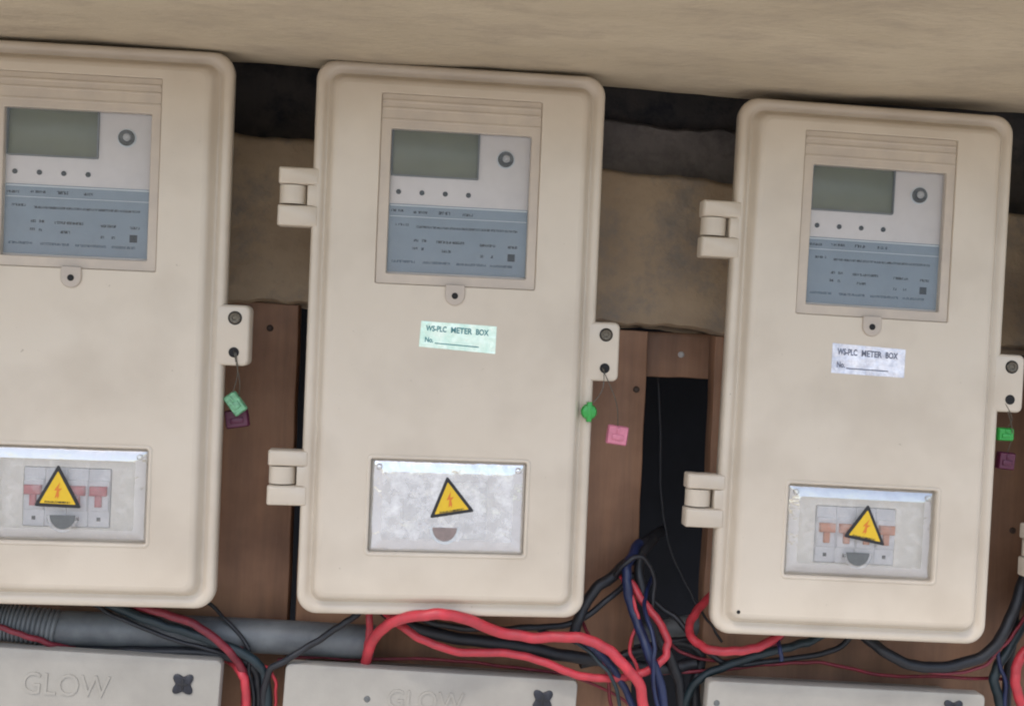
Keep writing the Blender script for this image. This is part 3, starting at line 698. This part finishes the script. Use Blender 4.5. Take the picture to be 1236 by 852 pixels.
cable('cable', 'bright red cable dropping between the two grey enclosures lettered GLOW', 'cable', [(255, 790, .085), (277, 796, .06), (291, 812, .045), (297, 835, .045), (294, 890, .05)], 6, MT['red_cable'])
cable('cable', 'dull red wire passing under the ribbed conduit', 'wire', [(-40, 745, .03), (0, 757, .036), (35, 768, .038), (70, 779, .05), (120, 786, .075)], 4, MT['dull_red'])
cable('cable', 'thin dull red wire along the top of the middle grey enclosure', 'wire', [(335, 796, .07), (380, 793, .065), (450, 795, .065), (520, 795, .065), (600, 803, .066), (690, 816, .068), (760, 850, .07), (770, 890, .07)], 2.2, MT['dull_red'])

cable('cable', 'black cable crossing in front of the smooth conduit pipe', 'cable', [(452, 712, .06), (434, 738, .042), (415, 752, .038), (380, 775, .034), (345, 797, .034), (322, 815, .04), (318, 880, .05)], 4.6, MT['black_cable'])
cable('cable', 'dark teal cable running under the stickerless meter box to the enclosure gap', 'cable', [(130, 728, .055), (180, 748, .040), (225, 762, .040), (275, 780, .040), (308, 798, .042), (322, 825, .045), (322, 890, .05)], 6.5, MT['teal_cable'])
cable('cable', 'black cable lying along the foot of the smooth conduit pipe', 'cable', [(60, 775, .075), (120, 785, .055), (190, 786, .05), (250, 788, .05), (300, 800, .052), (312, 830, .055), (310, 890, .06)], 7, MT['black_cable'])
cable('cable', 'thick black cable bending out of the opening towards the middle meter box', 'cable', [(800, 640, .12), (778, 655, .09), (748, 688, .070), (718, 712, .060), (700, 742, .055), (690, 775, .05)], 8, MT['black_cable'])
cable('cable', 'navy cable falling from the opening past the red loop', 'cable', [(772, 655, .085), (758, 680, .060), (757, 708, .052), (766, 742, .048), (782, 785, .030), (797, 828, .028), (806, 890, .03)], 7, MT['navy_cable'])
cable('cable', 'black cable falling through the opening behind the navy cable', 'cable', [(790, 650, .095), (772, 675, .075), (776, 715, .066), (790, 760, .060), (812, 800, .060), (822, 840, .062), (822, 900, .065)], 7.5, MT['black_cable'])
cable('cable', 'thin black cable hanging down the dark opening', 'cable', [(794, 440, .14), (797, 520, .13), (798, 590, .125), (807, 655, .11), (828, 705, .10), (850, 742, .085), (872, 775, .08)], 1.9, MT['black_cable'])
cable('cable', 'short blue cable tucked beneath the arching red cable', 'cable', [(700, 770, .040), (719, 785, .030), (742, 810, .026), (761, 845, .026), (772, 890, .03)], 5, MT['navy_cable'])
cable('cable', 'dark teal cable trailing from the red hook across the opening', 'cable', [(1020, 740, .07), (992, 766, .058), (962, 778, .05), (938, 784, .045), (895, 797, .05), (850, 815, .055), (828, 845, .06), (826, 890, .06)], 6, MT['teal_cable'])
cable('cable', 'navy cable end sticking out below the red hook', 'cable', [(938, 764, .04), (941, 782, .022), (944, 797, .02)], 3, MT['navy_cable'])
cable('cable', 'thick black cable under the middle meter box above the sagging red cable', 'cable', [(452, 712, .078), (475, 745, .066), (540, 768, .062), (620, 778, .062), (690, 792, .062), (750, 800, .062), (800, 806, .066), (840, 800, .07)], 9, MT['black_cable'])
cable('cable', 'black cable drooping below the box with silver white sticker', 'cable', [(1040, 765, .06), (1066, 785, .045), (1100, 802, .04), (1150, 803, .038), (1195, 785, .036), (1220, 745, .036), (1236, 700, .04), (1262, 640, .06)], 8, MT['black_cable'])
cable('cable', 'dark teal cable looping down beside the right grey enclosure', 'cable', [(1262, 720, .06), (1236, 752, .055), (1214, 788, .05), (1200, 815, .05), (1206, 845, .05), (1220, 900, .055)], 7, MT['teal_cable'])
cable('cable', 'black cable hanging between right grey enclosure and red curve', 'cable', [(1250, 680, .07), (1228, 720, .065), (1222, 770, .062), (1216, 820, .06), (1212, 900, .06)], 7, MT['black_cable'])
cable('cable', 'black cable coiled at the foot of the dark opening', 'cable', [(700, 800, .075), (760, 790, .08), (815, 775, .08), (846, 790, .078), (838, 830, .07), (845, 890, .07)], 8, MT['black_cable'])

# finer wires that make up the tangle below and between the boxes
TW = [
 ('thin red wire twisting round the navy cable in the opening', [(745, 690, .07), (762, 718, .05), (770, 748, .044), (760, 780, .045), (772, 815, .04), (790, 890, .04)], 2.6, 'red_cable'),
 ('thin blue wire beside the navy cable below the opening', [(788, 690, .09), (778, 730, .045), (790, 775, .022), (788, 815, .02), (800, 890, .024)], 3.0, 'navy_cable'),
 ('thin black wire looped over the bundle at the foot of the opening', [(735, 705, .07), (752, 682, .055), (775, 672, .055), (790, 700, .06), (786, 740, .06), (800, 770, .06), (835, 770, .07)], 3.2, 'black_cable'),
 ('thin dull red wire dropping behind the arching red cable', [(700, 745, .07), (715, 775, .05), (730, 800, .045), (735, 830, .05), (745, 890, .06)], 2.6, 'dull_red'),
 ('black wire running from the bundle to under the middle meter box', [(770, 690, .075), (735, 722, .06), (690, 752, .055), (630, 757, .055), (560, 758, .058), (500, 742, .064), (480, 712, .07)], 4.5, 'black_cable'),
 ('thin teal wire crossing the sagging red cable', [(650, 760, .06), (690, 772, .03), (725, 800, .018), (745, 835, .018), (750, 890, .02)], 2.6, 'teal_cable'),
 ('black wire leaving the opening under the hooked red cable', [(780, 720, .08), (815, 745, .07), (842, 775, .06), (880, 800, .058), (940, 796, .06), (1010, 782, .065), (1050, 740, .07)], 4.2, 'black_cable'),
 ('thin red wire crossing behind the hooked red cable', [(800, 770, .075), (830, 790, .07), (870, 797, .068), (920, 790, .07), (960, 750, .07)], 2.4, 'dull_red'),
 ('thin black wire dangling between the two grey enclosures lettered GLOW', [(235, 712, .070), (270, 745, .055), (298, 778, .046), (300, 805, .048), (306, 840, .05), (302, 890, .05)], 2.8, 'black_cable'),
 ('thin red wire beside the dark teal cable in the enclosure gap', [(270, 770, .06), (300, 790, .046), (328, 812, .044), (333, 845, .05), (330, 890, .05)], 2.4, 'red_cable'),
 ('thin black wire lying over the smooth conduit pipe', [(110, 728, .06), (150, 748, .042), (210, 772, .040), (262, 786, .044), (292, 804, .05), (300, 840, .056), (298, 890, .06)], 3.0, 'black_cable'),
 ('thin red wire along the drooping black cable', [(1050, 770, .06), (1085, 795, .045), (1130, 812, .04), (1180, 806, .04), (1215, 775, .04), (1245, 730, .05)], 2.4, 'dull_red'),
 ('thin navy wire hanging beside the right grey enclosure', [(1245, 700, .06), (1215, 755, .045), (1205, 790, .042), (1214, 830, .045), (1210, 890, .05)], 3.0, 'navy_cable'),
]
for lb, pts, rp, mk in TW: cable('wire', lb, 'wire', pts, rp, MT[mk], 'loose wires below the meter boxes')
